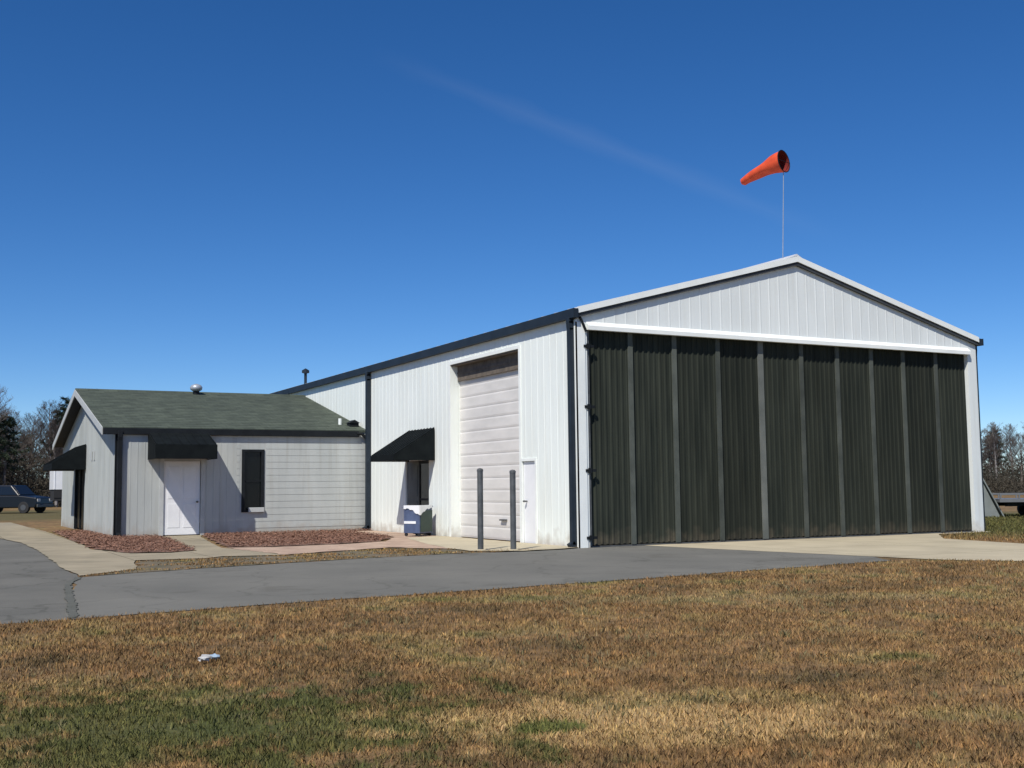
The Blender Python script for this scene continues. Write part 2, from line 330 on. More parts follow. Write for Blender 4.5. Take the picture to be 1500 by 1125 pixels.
# ------------------------------------------------------------------ ground
g = MB(); g.add([(-2500,-2500,0),(2500,-2500,0),(2500,2500,0),(-2500,2500,0)], [(0,1,2,3)])
tag(g.build('ground', M_['lawn']), kind='structure')
driveway = [(-10.42,-2.05),(-10.40,-.3),(-10.32,2.9),(-10.21,6.6),(-10.21,11.3),(-10.56,15.0),(-10.4,22),(-9.9,33),(-30,33),(-30,-8.5),(-18,-8.3),(-11.9,-8.2),(-11.2,-8.15),(-10.9,-5)]
tag(poly_sheet('driveway', driveway, 0.004, M_['asphalt2'], 0.05), kind='structure')
road = [(-11.25,-8.2),(-9.79,-7.95),(-8.55,-7.80),(-7.19,-7.71),(-5.68,-7.61),(-3.93,-7.4),(-1.25,-7.12),(2.2,-6.75),(2.75,-5.75),(2.3,-3.5),(1.9,-1.3),(1.7,-0.02),(0.2,-0.02),(-.02,-0.02),(-.5,-.25),(-1.62,-.35),(-3.27,-.20),(-5.56,-.55),(-7.68,-1.12),(-9.51,-1.69),(-10.45,-2.15),(-10.9,-5.0)]
tag(poly_sheet('road', road, 0.008, M_['asphalt'], 0.05), kind='structure')
apron = [(1.66,-0.02),(1.86,-1.3),(2.26,-3.5),(2.72,-5.75),(3.0,-7.2),(3.87,-8.3),(5.2,-20),(9.2,-20),(8.4,-8),(8.3,-4.6),(8.8,-2.1),(10.6,-.35),(12.7,-.3),(12.7,-0.02)]
tag(poly_sheet('apron', apron, 0.012, M_['apron'], 0.03), kind='structure')
seam = [(-11.26,-8.12),(-11.16,-8.12),(-11.0,-6.6),(-10.85,-5.0),(-10.70,-3.4),(-10.40,-2.2),(-10.48,-2.1),(-10.80,-3.5),(-10.96,-5.0),(-11.12,-6.7)]
tag(poly_sheet('road_seam', seam, 0.016, M_['seam'], 0.022, 0.10), kind='structure')
verge = [(-10.42,-1.95),(-9.51,-1.62),(-7.68,-1.05),(-5.56,-.48),(-3.27,-.13),(-1.62,-.25),(-.6,-.15),(-2.2,.9),(-3.3,2.5),(-4.64,2.1),(-6.05,1.45),(-7.3,1.75),(-7.7,1.4),(-8.97,1.5),(-9.4,-.8)]
tag(poly_sheet('verge', verge, 0.010, M_['verge'], 0.10, 0.25), kind='structure')
walk = [(-10.40,-1.9),(-9.38,-.87),(-8.97,1.64),(-7.7,1.43),(-7.25,1.85),(-6.05,1.5),(-6.49,5.2),(-5.6,11.3),(-5.25,12.94),(-6.42,12.94),(-6.5,11.6),(-7.23,4.3),(-7.89,3.82),(-8.66,4.12),(-9.15,6.4),(-9.0,11.1),(-8.9,20.6),(-9.1,32.9),(-9.95,32.9),(-10.5,22),(-10.6,15.0),(-10.25,11.3),(-10.25,6.6),(-10.36,2.9),(-10.44,-.3)]
tag(poly_sheet('path', walk, 0.020, M_['walk'], 0.03), kind='structure')
walk2 = [(-6.08,1.5),(-4.64,2.15),(-3.31,2.75),(-2.2,.9),(-.6,-.1),(-.02,0),(-.02,12.3),(-1.0,12.0),(-1.26,7.6),(-2.38,5.4),(-3.78,4.8),(-5.47,4.6),(-6.45,5.1)]
tag(poly_sheet('gravel_path', walk2, 0.024, M_['walkpink'], 0.07, 0.25), kind='structure')
strip = [(-.03,0.02),(-.03,7.3),(-1.3,6.7),(-1.9,4.2),(-2.45,1.6),(-2.5,.3),(-1.6,-.4),(-.5,-.2)]
tag(poly_sheet('concrete_pad', strip, 0.028, M_['apron'], 0.04), kind='structure')
mulch1 = [(-7.68,12.9),(-6.55,12.9),(-6.6,11.0),(-7.25,4.5),(-7.89,3.95),(-8.62,4.2),(-9.1,6.5),(-8.95,11.1),(-8.7,19.3),(-7.75,19.3)]
mulch2 = [(-5.15,12.9),(-.05,12.9),(-.1,12.3),(-1.05,12.0),(-1.35,7.7),(-2.45,5.5),(-3.8,4.95),(-5.45,4.75),(-6.3,5.3),(-5.5,11.2)]
for k, q in enumerate((mulch1, mulch2)):
    tag(poly_sheet('mulch_bed', q, 0.032, M_['mulch'], 0.10, 0.25), kind='structure')

# ------------------------------------------------------------------ hangar
hg = thing('hangar', (0, 0, 0), 'big white metal aircraft hangar with gabled roof and dark front door', 'hangar')
def wall_cols(mb, axis, u0, u1, top, holes, t0, t1, extra=()):
    """vertical slices between hole edges; axis 'y': wall lies along y and t is x; axis 'x': along x and t is y"""
    us = sorted(set([u0, u1] + [h for q in holes for h in q[:2]] + list(extra)))
    for a, b in zip(us, us[1:]):
        segs = []; z = -0.05
        for q in sorted([q for q in holes if q[0] <= a and q[1] >= b], key=lambda q: q[2]):
            if q[2] > z: segs.append((z, q[2], q[2]))
            z = q[3]
        segs.append((z, top(a), top(b)))
        for z0, za, zb in segs:
            if axis == 'y': mb.prism([(t0,a,z0),(t0,b,z0),(t0,b,zb),(t0,a,za)], (t1-t0, 0, 0))
            else: mb.prism([(a,t0,z0),(b,t0,z0),(b,t0,zb),(a,t0,za)], (0, t1-t0, 0))
def free(u, top, holes, w=0.02):
    z = 0.02; out = []
    for q in sorted([q for q in holes if q[0]-w < u < q[1]+w], key=lambda q: q[2]):
        if q[2] > z+.05: out.append((z, q[2]))
        z = q[3]
    out.append((z, top)); return out
side_holes = [(GY0, GY1, -0.05, GZ), (8.12, 9.84, -0.05, 2.12), (1.93, 2.58, -0.05, 1.95)]
m = MB(); wall_cols(m, 'y', 0, LEN, lambda y: H, side_holes, 0, 0.22)
y = 0.30
while y < LEN-.1:
    for z0, z1 in free(y, H-.02, [(a-.10, b+.10, c, d+.10) for a, b, c, d in side_holes] + ([(YD-.3, YD+DY+.3, -.05, 3.4)])):
        m.prism([(0, y-.028, z0), (-.006, y-.012, z0), (-.006, y+.012, z0), (0, y+.028, z0)], (0, 0, z1-z0))
    y += 0.30
m.build('side_wall', M_['white'], hg)
m = MB(); m.box(W-.22, W, 0, LEN, -.05, H); m.build('side_wall', M_['white'], hg)
gt = lambda x: H + (A-H)*(1-abs(x-W/2)/(W/2))
m = MB(); wall_cols(m, 'x', .22, W-.22, gt, [], LEN-.2, LEN, (W/2,)); m.build('rear_wall', M_['white'], hg)
# gable front above the door + two jamb columns
m = MB()
wall_cols(m, 'x', .003, W-.003, lambda x: gt(x)-.01, [(DX0, DX1, -0.05, DZ)], -0.012, 0.20, (W/2,))
x = DX0+.15
while x < DX1:
    m.prism([(x-.028, -.012, DZ+.17), (x-.012, -.0165, DZ+.17), (x+.012, -.0165, DZ+.17), (x+.028, -.012, DZ+.17)], (0, 0, gt(x)-.12-DZ-.17)) if gt(x)-.12 > DZ+.2 else None
    x += .30
m.build('gable_wall', M_['gable'], hg)
# sloping white door-track cover at the foot of the gable
m = MB(); m.prism([(DX0-.02,-.014,DZ+.17),(DX0-.02,-.12,DZ+.07),(DX0-.02,-.12,DZ-.02),(DX0-.02,-.014,DZ-.02)], (DX1-DX0+.04, 0, 0))
m.build('track_cover', M_['trimwhite'], hg)
# roof: two slabs with standing seams
rf = MB(); ox = 0.03; oy = 0.09; th = 0.05; sl = (A-H)/(W/2)
zr = lambda x: A + .02 - sl*abs(x-W/2)
for s in (0, 1):
    xa, xb = ((-ox, W/2) if s == 0 else (W+ox, W/2))
    rf.prism([(xa, -oy, zr(xa)), (xb, -oy, zr(xb)), (xb, -oy, zr(xb)+th), (xa, -oy, zr(xa)+th)], (0, LEN+2*oy, 0))
    yy = 0.3
    while yy < LEN:
        rf.prism([(xa, yy, zr(xa)+th), (xb, yy, zr(xb)+th), (xb, yy, zr(xb)+th+.035), (xa, yy, zr(xa)+th+.035)], (0, .03, 0)); yy += .6
roof = rf.build('roof', M_['roofmetal'], hg)
m = MB(); m.prism([(W/2-.2, -oy-.004, zr(W/2-.2)+th+.036), (W/2, -oy-.004, zr(W/2)+th+.04), (W/2+.2, -oy-.004, zr(W/2+.2)+th+.036), (W/2, -oy-.004, zr(W/2)+th+.09)], (0, LEN+2*oy, 0))
m.build('ridge_cap', M_['roofmetal'], roof)
for s in (0, 1):
    xa, xb = ((-ox, W/2) if s == 0 else (W+ox, W/2)); m = MB()
    m.prism([(xa, -oy-.03, zr(xa)-.06), (xb, -oy-.03, zr(xb)-.06), (xb, -oy-.03, zr(xb)+th+.03), (xa, -oy-.03, zr(xa)+th+.03)], (0, .028, 0))
    m.build('rake_trim', M_['trimwhite'], roof)
    m = MB(); m.prism([(xa, -oy+.0, zr(xa)-.15), (xb, -oy+.0, zr(xb)-.15), (xb, -oy+.0, zr(xb)-.004), (xa, -oy, zr(xa)-.004)], (0, oy-.03, 0))
    m.build('rake_soffit', M_['slate'], roof)
def gutter(x0, x1, y0, y1, z0, z1, par):
    m = MB(); m.box(x0, x1, y0, y1, z0, z0+.02); m.box(x0, x0+.02, y0, y1, z0+.02, z1); m.box(x1-.02, x1, y0, y1, z0+.02, z1)
    m.box(x0+.02, x1-.02, y0, y0+.02, z0+.02, z1-.005); m.box(x0+.02, x1-.02, y1-.02, y1, z0+.02, z1-.005)
    return m.build('gutter', M_['gutter'], par)
gutter(-.145, -.024, -.14, LEN, 5.03, 5.235, hg)
gutter(W+.034, W+.175, -.14, LEN, 5.05, 5.235, hg)
def downspout(pts, par, wd=.055, m_=None):
    m = MB()
    for a, b in zip(pts, pts[1:]):
        a = Vector(a); b = Vector(b); z = (b-a).normalized(); x = Vector((1, 0, 0)) if abs(z.x) < .9 else Vector((0, 1, 0)); y = z.cross(x).normalized(); x = y.cross(z).normalized()
        e = z*wd*.5
        q = [a-e+x*wd+y*wd, a-e-x*wd+y*wd, a-e-x*wd-y*wd, a-e+x*wd-y*wd]; m.prism(q, (b-a)+2*e)
    return m.build('downspout', m_ or M_['gutter'], par, bevel=.012)
downspout([(-.10,.12,5.03),(-.10,.12,4.95),(-.085,.12,4.80),(-.085,.12,.10),(-.17,.12,.05)], hg, .062)
downspout([(-.10,12.74,5.03),(-.10,12.74,4.95),(-.09,12.74,4.80),(-.09,12.74,.12),(-.2,12.74,.06)], hg, .07)
downspout([(W+.10,.12,5.03),(W+.10,.12,4.95),(W+.085,.12,4.80),(W+.085,.12,.10)], hg, .06)
m = MB(); m.tube((.03,-.045,5.12),(.10,-.05,5.0),.03); m.tube((.10,-.05,5.0),(.22,-.06,4.74),.03); m.build('conduit', M_['dark'], hg)
m = MB(); m.box(-.035,-.004,-.034,.05,0,5.0); m.box(-.035,.20,-.034,-.014,0,4.95); m.build('corner_trim', M_['trimwhite'], hg)
# big dark door: ten leaves, stiles between them
dr = thing('hangar_door_', (0,0,0), None, None); dr.name = 'door'
dr.parent = hg
XS = [DX0, 1.45, 2.67, 3.93, 5.23, 6.52, 7.71, 8.88, 10.02, 11.23, DX1]
for i in range(10):
    a, b = XS[i], XS[i+1]; y0 = .10 + (i % 2)*.012
    m = MB(); m.box(a, b, y0, y0+.05, .05, DZ-.0)
    n = 8; p = (b-a)/n
    for k in range(n):
        u = a+p*(k+.5); m.prism([(u-.035, y0, .07), (u-.018, y0-.022, .07), (u+.018, y0-.022, .07), (u+.035, y0, .07)], (0, 0, DZ-.1))
    m.build('leaf', M_['doorpanel'], dr)
for i in range(1, 10):
    m = MB(); wd = .062 if i != 4 else .078; x = XS[i]
    m.box(x-wd, x+wd, .045, .085, .04, DZ-.015)
    m.build('stile', M_['stile2'] if i == 4 else M_['stile'], dr)
m = MB(); m.box(DX0+.005, DX0+.07, .02, .085, .04, DZ-.03); m.build('stile', M_['steel'], dr)
for z in (4.42, 3.08, 1.68, .22):
    m = MB(); m.box(DX0-.10, DX0+.16, -.05, -.015, z-.03, z+.03); m.box(DX0-.04, DX0+.04, -.075, -.045, z-.055, z+.055); m.build('hinge', M_['dark'], dr)
m = MB(); m.box(DX0, DX1, .06, .20, -.04, .035); m.build('door_track', M_['steel'], dr)
# garage door, recessed
gd = thing('gd', (0,0,0), None, None); gd.name = 'garage_door'; gd.parent = hg
m = MB(); z = 0.02; nsec = 15; hs = (GZ+.05-z)/nsec
for k in range(nsec):
    zz = z+k*hs
    m.prism([(.285, GY0, zz), (.277, GY0, zz+.05), (.277, GY0, zz+hs-.05), (.285, GY0, zz+hs-.008), (.315, GY0, zz+hs-.008), (.315, GY0, zz)], (0, GY1-GY0, 0))
    m.box(.298, .312, GY0, GY1, zz+hs-.01, zz+hs+.002)
m.build('curtain', M_['garage'], gd)
for q in ((GY0-.15, GY0-.002), (GY1+.002, GY1+.15)):
    m = MB(); m.box(.225, .33, q[0], q[1], 0, GZ+.1); m.build('guide', M_['white'], gd)
m = MB(); m.box(.006, .262, GY0+.004, GY1-.004, GZ-.035, GZ-.003); m.build('header', M_['soffitbrown'], gd)
m = MB(); m.box(.205, .266, GY0+.01, GY1-.01, GZ-.44, GZ-.04); m.box(.19,.204,GY0+.01,GY1-.01,GZ-.25,GZ-.20); m.build('header_board', M_['soffitbrown'], gd)
m = MB(); m.box(-.022, -.002, GY0-.09, GY0-.003, 0.02, GZ+.09); m.box(-.022, -.002, GY1+.003, GY1+.09, .02, GZ+.09); m.box(-.022, -.002, GY0-.003, GY1+.003, GZ+.003, GZ+.09); m.build('frame', M_['trimwhite'], gd)
m = MB(); m.box(.20, .268, 3.9, 4.2, .5, .54); m.build('handle', M_['steel'], gd)
# narrow walk door between garage opening and corner
wd = thing('wd', (0,0,0), None, None); wd.name = 'walk_door'; wd.parent = hg
m = MB(); m.box(.035, .08, 1.94, 2.57, .02, 1.94); m.build('leaf', M_['doorwhite'], wd, bevel=.004)
m = MB(); m.box(-.02, .03, 1.87, 1.935, .02, 2.01); m.box(-.02, .03, 2.575, 2.59, .02, 2.01); m.box(-.02, .03, 1.935, 2.575, 1.945, 2.01); m.build('frame', M_['trimwhite'], wd)
m = MB(); m.tube((.035, 2.42, 1.0), (-.03, 2.42, 1.0), .02); m.lathe((-.045, 2.42, .975), [(.012,0),(.035,.012),(.035,.04),(.012,.052)]); m.build('handle', M_['steel'], wd)
# glazed side door under the awning
sdr = thing('sdr', (0,0,0), None, None); sdr.name = 'side_door'; sdr.parent = hg
m = MB(); m.box(.06, .10, 8.20, 8.87, .12, 2.04); m.build('pane', M_['glass'], sdr)
m = MB()
for q in ((8.13,8.21),(8.86,8.94)): m.box(.04,.12,q[0],q[1],.02,2.11)
m.box(.045,.115,8.21,8.86,2.03,2.11); m.box(.045,.115,8.21,8.86,.02,.14); m.box(.045,.115,8.21,8.86,.98,1.04); m.build('frame', M_['dark'], sdr)
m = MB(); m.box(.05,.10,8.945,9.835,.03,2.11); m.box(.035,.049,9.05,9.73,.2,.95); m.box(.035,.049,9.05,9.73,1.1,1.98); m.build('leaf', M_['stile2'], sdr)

def awning(par, origin, along, outv, width, P, ztop, zlow, zval, name='awning'):
    """sloped hood on a wall: origin = wall point at one end, along/outv unit vectors"""
    a = Vector(along); o = Vector(outv); p = Vector(origin); aw = thing('aw', (0,0,0), None, None); aw.name = name; aw.parent = par
    z = Vector((0, 0, 1)); t = .03
    w0 = p+z*ztop; f0 = p+o*P+z*zlow
    m = MB(); m.prism([w0+z*t, f0+z*t, f0, w0], a*width); 
    k = int(width/.22)
    for i in range(k+1):
        q = a*(width-.03)*i/k; m.prism([w0+q+z*t, f0+q+z*t, f0+q+z*(t+.02), w0+q+z*(t+.02)], a*.03)
    m.build('canopy', M_['awning'], aw)
    for s in (0, 1):
        q = a*(width+.002)*s - a*.02*(1-s) ; m = MB(); v0 = p+q+z*zval; v1 = p+o*P+q+z*zval
        m.prism([w0+q, f0+q, v1, v0], a*.018); m.build('side_panel', M_['awning'], aw)
    m = MB(); m.prism([f0+o*.002-a*.02, f0+o*.002-a*.02+z*(zval-zlow), f0+o*.02-a*.02+z*(zval-zlow), f0+o*.02-a*.02+z*t], a*(width+.04)); m.build('valance', M_['awning'], aw)
    m = MB()
    for s in (.02, width-.02): m.tube(p+a*s+z*(zval+.03)+o*.02, p+a*s+z*(zval+.03)+o*P, .015); 
    m.tube(p+z*(zval+.03)+o*(P-.03), p+a*width+z*(zval+.03)+o*(P-.03), .015); m.build('bracket', M_['steel'], aw)
    return aw
awning(hg, (-.02, 7.69, 0), (0,1,0), (-1,0,0), 1.80, 1.18, 2.98, 2.24, 2.10)
# hangar roof vent
m = MB(); m.tube((1.0,22.8,5.3),(1.0,22.8,6.02),.06); m.lathe((1.0,22.8,6.0),[(.07,0),(.15,.02),(.15,.12),(.02,.2)]); m.build('vent', M_['gutter'], roof, smooth=False)

# ------------------------------------------------------------------ annex
an = thing('annex', (XA, YD, 0), 'low grey-white gabled annex with dark shingle roof, joined to the hangar side', 'building')
x0, x1, y0, y1 = XA, -.02, YD, YD+DY
front_holes = [(-6.42, -5.21, -.05, 2.27), (-4.03, -3.40, .66, 2.55)]
m = MB(); wall_cols(m, 'x', x0, x1, lambda x: AE+.05, front_holes, y0, y0+.18)
x = x0+.2
while x < -4.3:                                       # vertical battens at the left of the window
    for z0, z1 in free(x, AE+.02, [(a-.09, b+.09, c, d+.09) for a, b, c, d in front_holes]):
        m.box(x-.012, x+.012, y0-.006, y0, z0+.03, z1)
    x += .20
z = .18
while z < AE:                                          # lap boards at the right
    for a, b in ((-4.22, -4.12), (-3.31, -.03)) if .56 < z < 2.64 else ((-4.22, -.03),):
        m.prism([(a, y0, z), (a, y0-.009, z), (a, y0-.003, z+.19), (a, y0, z+.19)], (b-a, 0, 0))
    z += .20
m.build('front_wall', M_['annex'], an)
ytop = lambda y: AE + .05 + (AR-AE-.05)*(1-abs(y-(y0+DY/2))/(DY/2))
gh = [(19.75, 22.3, -.05, 2.35)]
m = MB(); wall_cols(m, 'y', y0+.18, y1-.18, lambda y: ytop(y)-.03, gh, x0, x0+.18, (y0+DY/2,))
y = y0+.3
while y < y1-.2:
    for z0, z1 in free(y, ytop(y)-.08, [(a-.09, b+.09, c, d+.09) for a, b, c, d in gh]): m.box(x0-.010, x0, y-.012, y+.012, z0+.03, z1)
    y += .25
m.build('gable_wall', M_['annex'], an)
m = MB(); m.box(x0, x1, y1-.18, y1, -.05, AE+.05); m.build('rear_wall', M_['annex'], an)
# roof
oxr, oyr = .38, .03; s2 = (AR-AE)/(DY/2); ym = y0+DY/2
zq = lambda y: AR + .03 - s2*abs(y-ym)
rf = MB()
for s in (0, 1):
    ya, yb = ((y0-oyr, ym) if s == 0 else (y1+oyr, ym))
    rf.prism([(x0-oxr, ya, zq(ya)), (x0-oxr, yb, zq(yb)), (x0-oxr, yb, zq(yb)+.06), (x0-oxr, ya, zq(ya)+.06)], (x1-.003-x0+oxr, 0, 0))
    k = 0; L = abs(yb-ya)                              # shingle courses as shallow steps
    while k*.28 < L-.3:
        u = ya + (1 if s == 0 else -1)*k*.28; v = u + (1 if s == 0 else -1)*.275
        rf.prism([(x0-oxr, u, zq(u)+.060), (x0-oxr, v, zq(v)+.060), (x0-oxr, v, zq(v)+.062), (x0-oxr, u, zq(u)+.070)], (x1-.003-x0+oxr, 0, 0)); k += 1
aroof = rf.build('roof', M_['shingle'], an)
m = MB(); m.prism([(x0-oxr-.005, ym-.16, zq(ym-.16)+.065), (x0-oxr-.005, ym, zq(ym)+.07), (x0-oxr-.005, ym+.16, zq(ym+.16)+.065), (x0-oxr-.005, ym, zq(ym)+.10)], (x1-x0+oxr, 0, 0)); m.build('ridge_cap', M_['shingle'], aroof)
for s in (0, 1):
    ya, yb = ((y0-oyr, ym) if s == 0 else (y1+oyr, ym)); m = MB()
    m.prism([(x0-oxr-.03, ya, zq(ya)-.16), (x0-oxr-.03, yb, zq(yb)-.16), (x0-oxr-.03, yb, zq(yb)+.05), (x0-oxr-.03, ya, zq(ya)+.05)], (.028, 0, 0)); m.build('rake_trim', M_['annextrim'], aroof)
    m = MB(); m.prism([(x0-oxr, ya+.01, zq(ya)-.05), (x0-oxr, yb, zq(yb)-.05), (x0-oxr, yb, zq(yb)-.004), (x0-oxr, ya+.01, zq(ya)-.004)], (oxr-.004, 0, 0)); m.build('rake_soffit', M_['dark'], aroof)
m = MB(); m.box(x0-oxr, -.35, y0-.125, y0-.014, AE-.13, AE+.06); m.build('gutter', M_['dark'], an, bevel=.01)
downspout([(x0+.09,y0-.10,AE-.06),(x0+.09,y0-.10,AE-.2),(x0+.09,y0-.08,AE-.30),(x0+.09,y0-.08,.12),(x0+.09,y0-.2,.06)], an, .065, M_['dark'])
m = MB(); m.box(x0-.02, x0+.12, y0-.022, y0-.001, .0, AE-.05); m.box(x0-.022, x0-.001, y0-.022, y0+.10, 0, AE-.05); m.build('corner_board', M_['dark'], an)
m = MB(); m.box(x0-.02, x0-.001, y1-.10, y1, 0, AE-.05); m.build('corner_board', M_['annextrim'], an)
m = MB(); m.tube((-.42,y0-.10,AE-.02),(-.25,y0-.12,AE-.03),.05); m.tube((-.25,y0-.12,AE-.03),(-.13,y0-.14,AE-.16),.05); m.build('gutter_elbow', M_['dark'], an)
# front door
fd = thing('fd', (0,0,0), None, None); fd.name = 'door'; fd.parent = an; fd['_o'] = [0,0,0]
fd.location = (-XA, -YD, 0); 
def ab(o): return o
m = MB(); m.box(-6.34, -5.29, y0+.03, y0+.075, .04, 2.20)
for (u, v) in ((-6.22, -5.87), (-5.77, -5.42)):
    for (a, b) in ((.25, .95), (1.1, 2.05)): m.box(u, v, y0+.022, y0+.031, a, b)
m.build('leaf', M_['doorwhite'], fd, bevel=.004)
m = MB(); m.box(-6.47,-6.35,y0-.022,y0+.02,.02,2.33); m.box(-5.28,-5.16,y0-.022,y0+.02,.02,2.33); m.box(-6.35,-5.28,y0-.022,y0+.02,2.21,2.33); m.build('frame', M_['annextrim'], fd)
m = MB(); m.tube((-5.38,y0+.03,1.0),(-5.38,y0-.02,1.0),.018); m.lathe((-5.38,y0-.04,.97),[(.012,0),(.035,.015),(.035,.045),(.012,.06)]); m.build('handle', M_['steel'], fd)
# window
wn_ = thing('wn', (0,0,0), None, None); wn_.name = 'window'; wn_.parent = an; wn_.location = (-XA, -YD, 0)
m = MB(); m.box(-3.97,-3.46,y0+.06,y0+.08,.72,2.49); m.build('pane', M_['glass'], wn_)
m = MB(); m.box(-4.06,-3.97,y0-.03,y0+.10,.66,2.56); m.box(-3.46,-3.37,y0-.03,y0+.10,.66,2.56); m.box(-3.97,-3.46,y0-.03,y0+.10,2.49,2.56); m.box(-3.97,-3.46,y0-.03,y0+.10,.66,.72); m.box(-3.97,-3.46,y0+.02,y0+.058,1.58,1.62); m.build('frame', M_['dark'], wn_)
m = MB(); m.box(-3.86,-3.38,y0-.11,y0-.032,.66,.80); m.build('sill', M_['annextrim'], wn_, bevel=.01)
# gable-end double door
g2 = thing('g2', (0,0,0), None, None); g2.name = 'glazed_door'; g2.parent = an; g2.location = (-XA, -YD, 0)
for a, b in ((19.85, 21.0), (21.05, 22.2)):
    m = MB(); m.box(x0+.05, x0+.09, a, b, .06, 2.26); m.build('pane', M_['glass'], g2)
m = MB(); m.box(x0-.02,x0+.12,19.76,19.85,.02,2.34); m.box(x0-.02,x0+.12,22.2,22.29,.02,2.34); m.box(x0-.02,x0+.12,19.85,22.2,2.27,2.34); m.box(x0+.01,x0+.12,21.0,21.05,.02,2.27); m.build('frame', M_['dark'], g2)
for par_aw in ():
    pass
a1 = awning(an, (-6.80, y0-.02, 0), (1,0,0), (0,-1,0), 1.70, 1.18, 3.02, 2.62, 2.24); a1.location = (-XA, -YD, 0)
a2 = awning(an, (x0-.02, 19.45, 0), (0,1,0), (-1,0,0), 3.0, 1.04, 2.90, 2.26, 2.08); a2.location = (-XA, -YD, 0)
# roof vents
v = MB(); v.tube((-4.1, ym-.35, 4.60), (-4.1, ym-.35, 4.84), .11, n=12); v.build('vent_base', M_['dark'], aroof)
v = MB(); v.lathe((-4.1, ym-.35, 4.84), [(.12,0),(.20,.05),(.22,.13),(.17,.21),(.04,.26)], 16); v.build('turbine_vent', M_['galv'], aroof, smooth=True)
v = MB(); v.tube((-.62, 13.9, 3.3), (-.62, 13.9, 3.62), .055, n=12); v.build('vent_pipe', M_['trimwhite'], aroof)
v = MB(); v.box(-.42, -.12, 13.5, 13.8, 3.2, 3.46); v.prism([(-.45,13.46,3.46),(-.09,13.46,3.46),(-.27,13.46,3.56)], (0,.38,0)); v.build('box_vent', M_['dark'], aroof)
# vents on the gable
for yy in (17.4, 18.0):
    m = MB(); m.box(x0-.03, x0-.011, yy-.08, yy+.08, 2.35, 2.65); m.build('wall_vent', M_['annextrim'], an)

# ------------------------------------------------------------------ windsock on the ridge
ws = thing('windsock', (6.30, .35, zr(6.30)+th), 'orange windsock with dark red mouth on a thin pole above the hangar ridge', 'windsock')
pole_top = Vector((6.42, .35, 9.72))
m = MB(); m.tube((6.30,.35,zr(6.3)+th), pole_top-Vector((0,0,.50)), .011, .009, 8); m.build('pole', M_['galv'], ws)
d = Vector((-.70*rt.x+.70*fw.x, -.70*rt.y+.70*fw.y, -.10)).normalized()
mouth = pole_top + Vector((.02, 0, -.22)); Ls = 1.22
m = MB(); m2 = MB(); n = 20; ring = []; xx = d.cross(Vector((0,0,1))).normalized(); yy = xx.cross(d).normalized()
def ringpts(t, rscale=1.0):
    rr_ = (.285*(1-t)**1.2 + .14*(1-(1-t)**1.2))*(1 + .04*math.sin(t*9))*rscale
    c = mouth + d*Ls*t + Vector((0,0,-.17*t*t)) + yy*(-.0)
    sq = 1-.35*t
    return [c + xx*math.cos(2*math.pi*i/n)*rr_*.96 + yy*math.sin(2*math.pi*i/n)*rr_*sq*(1+(.09*math.sin(2*math.pi*i*3/n+t*9)+.06*math.sin(2*math.pi*i*5/n-t*6))*min(1,t*3)) for i in range(n)]
K = 14
def sheet(mb, rs):
    vs = [];
    for k in range(K+1): vs += ringpts(k/K, rs)
    mb.add(vs, [(k*n+i, k*n+(i+1) % n, (k+1)*n+(i+1) % n, (k+1)*n+i) for k in range(K) for i in range(n)])
sheet(m, 1.0); m.build('sock', M_['orange'], ws, smooth=True)
sheet(m2, .965); m2.build('lining', M_['red'], ws, smooth=True)
m = MB(); rp = ringpts(0, 1.01)
for i in range(n): m.tube(rp[i], rp[(i+1) % n], .012, n=6)
m.tube(rp[0], rp[n//2], .008, n=6); m.build('hoop', M_['dark'], ws)

# ------------------------------------------------------------------ posts
def post(loc, h, label):
    t = thing('post', loc, label, 'post', 'steel posts in front of the garage door')
    x, y = loc[0], loc[1]
    m = MB(); m.tube((x,y,-.02),(x,y,h),.062,n=16); m.build('pipe', M_['steel'], t, smooth=False)
    m = MB(); m.lathe((x,y,h),[(.068,-.03),(.068,.012),(.045,.035),(.008,.045)],16); m.build('cap', M_['steel'], t)
    m = MB(); m.lathe((x,y,.015),[(.12,0),(.12,.02),(.075,.035)],14); m.build('footing', M_['apron'], t)
    return t
post((-2.25,.29,.0), 1.70, 'dark grey steel post before the garage door, the one further from the hangar corner')
post((-1.69,-.12,.0), 1.66, 'dark grey steel post before the garage door, the one nearer the hangar corner')

# ------------------------------------------------------------------ bin under the awning
bn = thing('storage_bin', (-.55,7.62,.03), 'open blue plastic bin with white rim and stripe beneath the side awning', 'bin')
bn.rotation_euler = (0,0,R(30)); bn['_o'] = [0,0,0]
def bbuild(mb, name, m_, bevel=0):
    o = mb.build(name, m_, None, bevel=bevel); o.parent = bn; return o
a, b, hh = .29, .27, .78
m = MB()
for (q0, q1, q2, q3) in ((-a,-a+.03,-b,b),(a-.03,a,-b,b),(-a+.03,a-.03,-b,-b+.03),(-a+.03,a-.03,b-.03,b)): m.box(q0,q1,q2,q3,.08,hh)
m.box(-a+.03,a-.03,-b+.03,b-.03,.08,.12); bbuild(m, 'body', M_['bluebin'], .014)
m = MB(); m.box(-a+.04, a-.01, -b-.012, -b-.002, .12, hh-.08); bbuild(m, 'side_panel', M_['greenbin'])
m = MB()
for (q0, q1, q2, q3) in ((-a-.02,-a+.035,-b-.02,b+.02),(a-.035,a+.02,-b-.02,b+.02),(-a+.035,a-.035,-b-.02,-b+.035),(-a+.035,a-.035,b-.035,b+.02)): m.box(q0,q1,q2,q3,hh,hh+.04)
bbuild(m, 'rim', M_['bluebin'], .01)
m = MB(); K_ = 10                                        # white bag liner folded over the rim, sagging at the near corner
pts_ = [(-a-.03, b-.02-(2*b-.0)*i/K_) for i in range(K_+1)] + [(-a-.03+(2*a)*i/K_, -b-.03) for i in range(1, K_+1)]
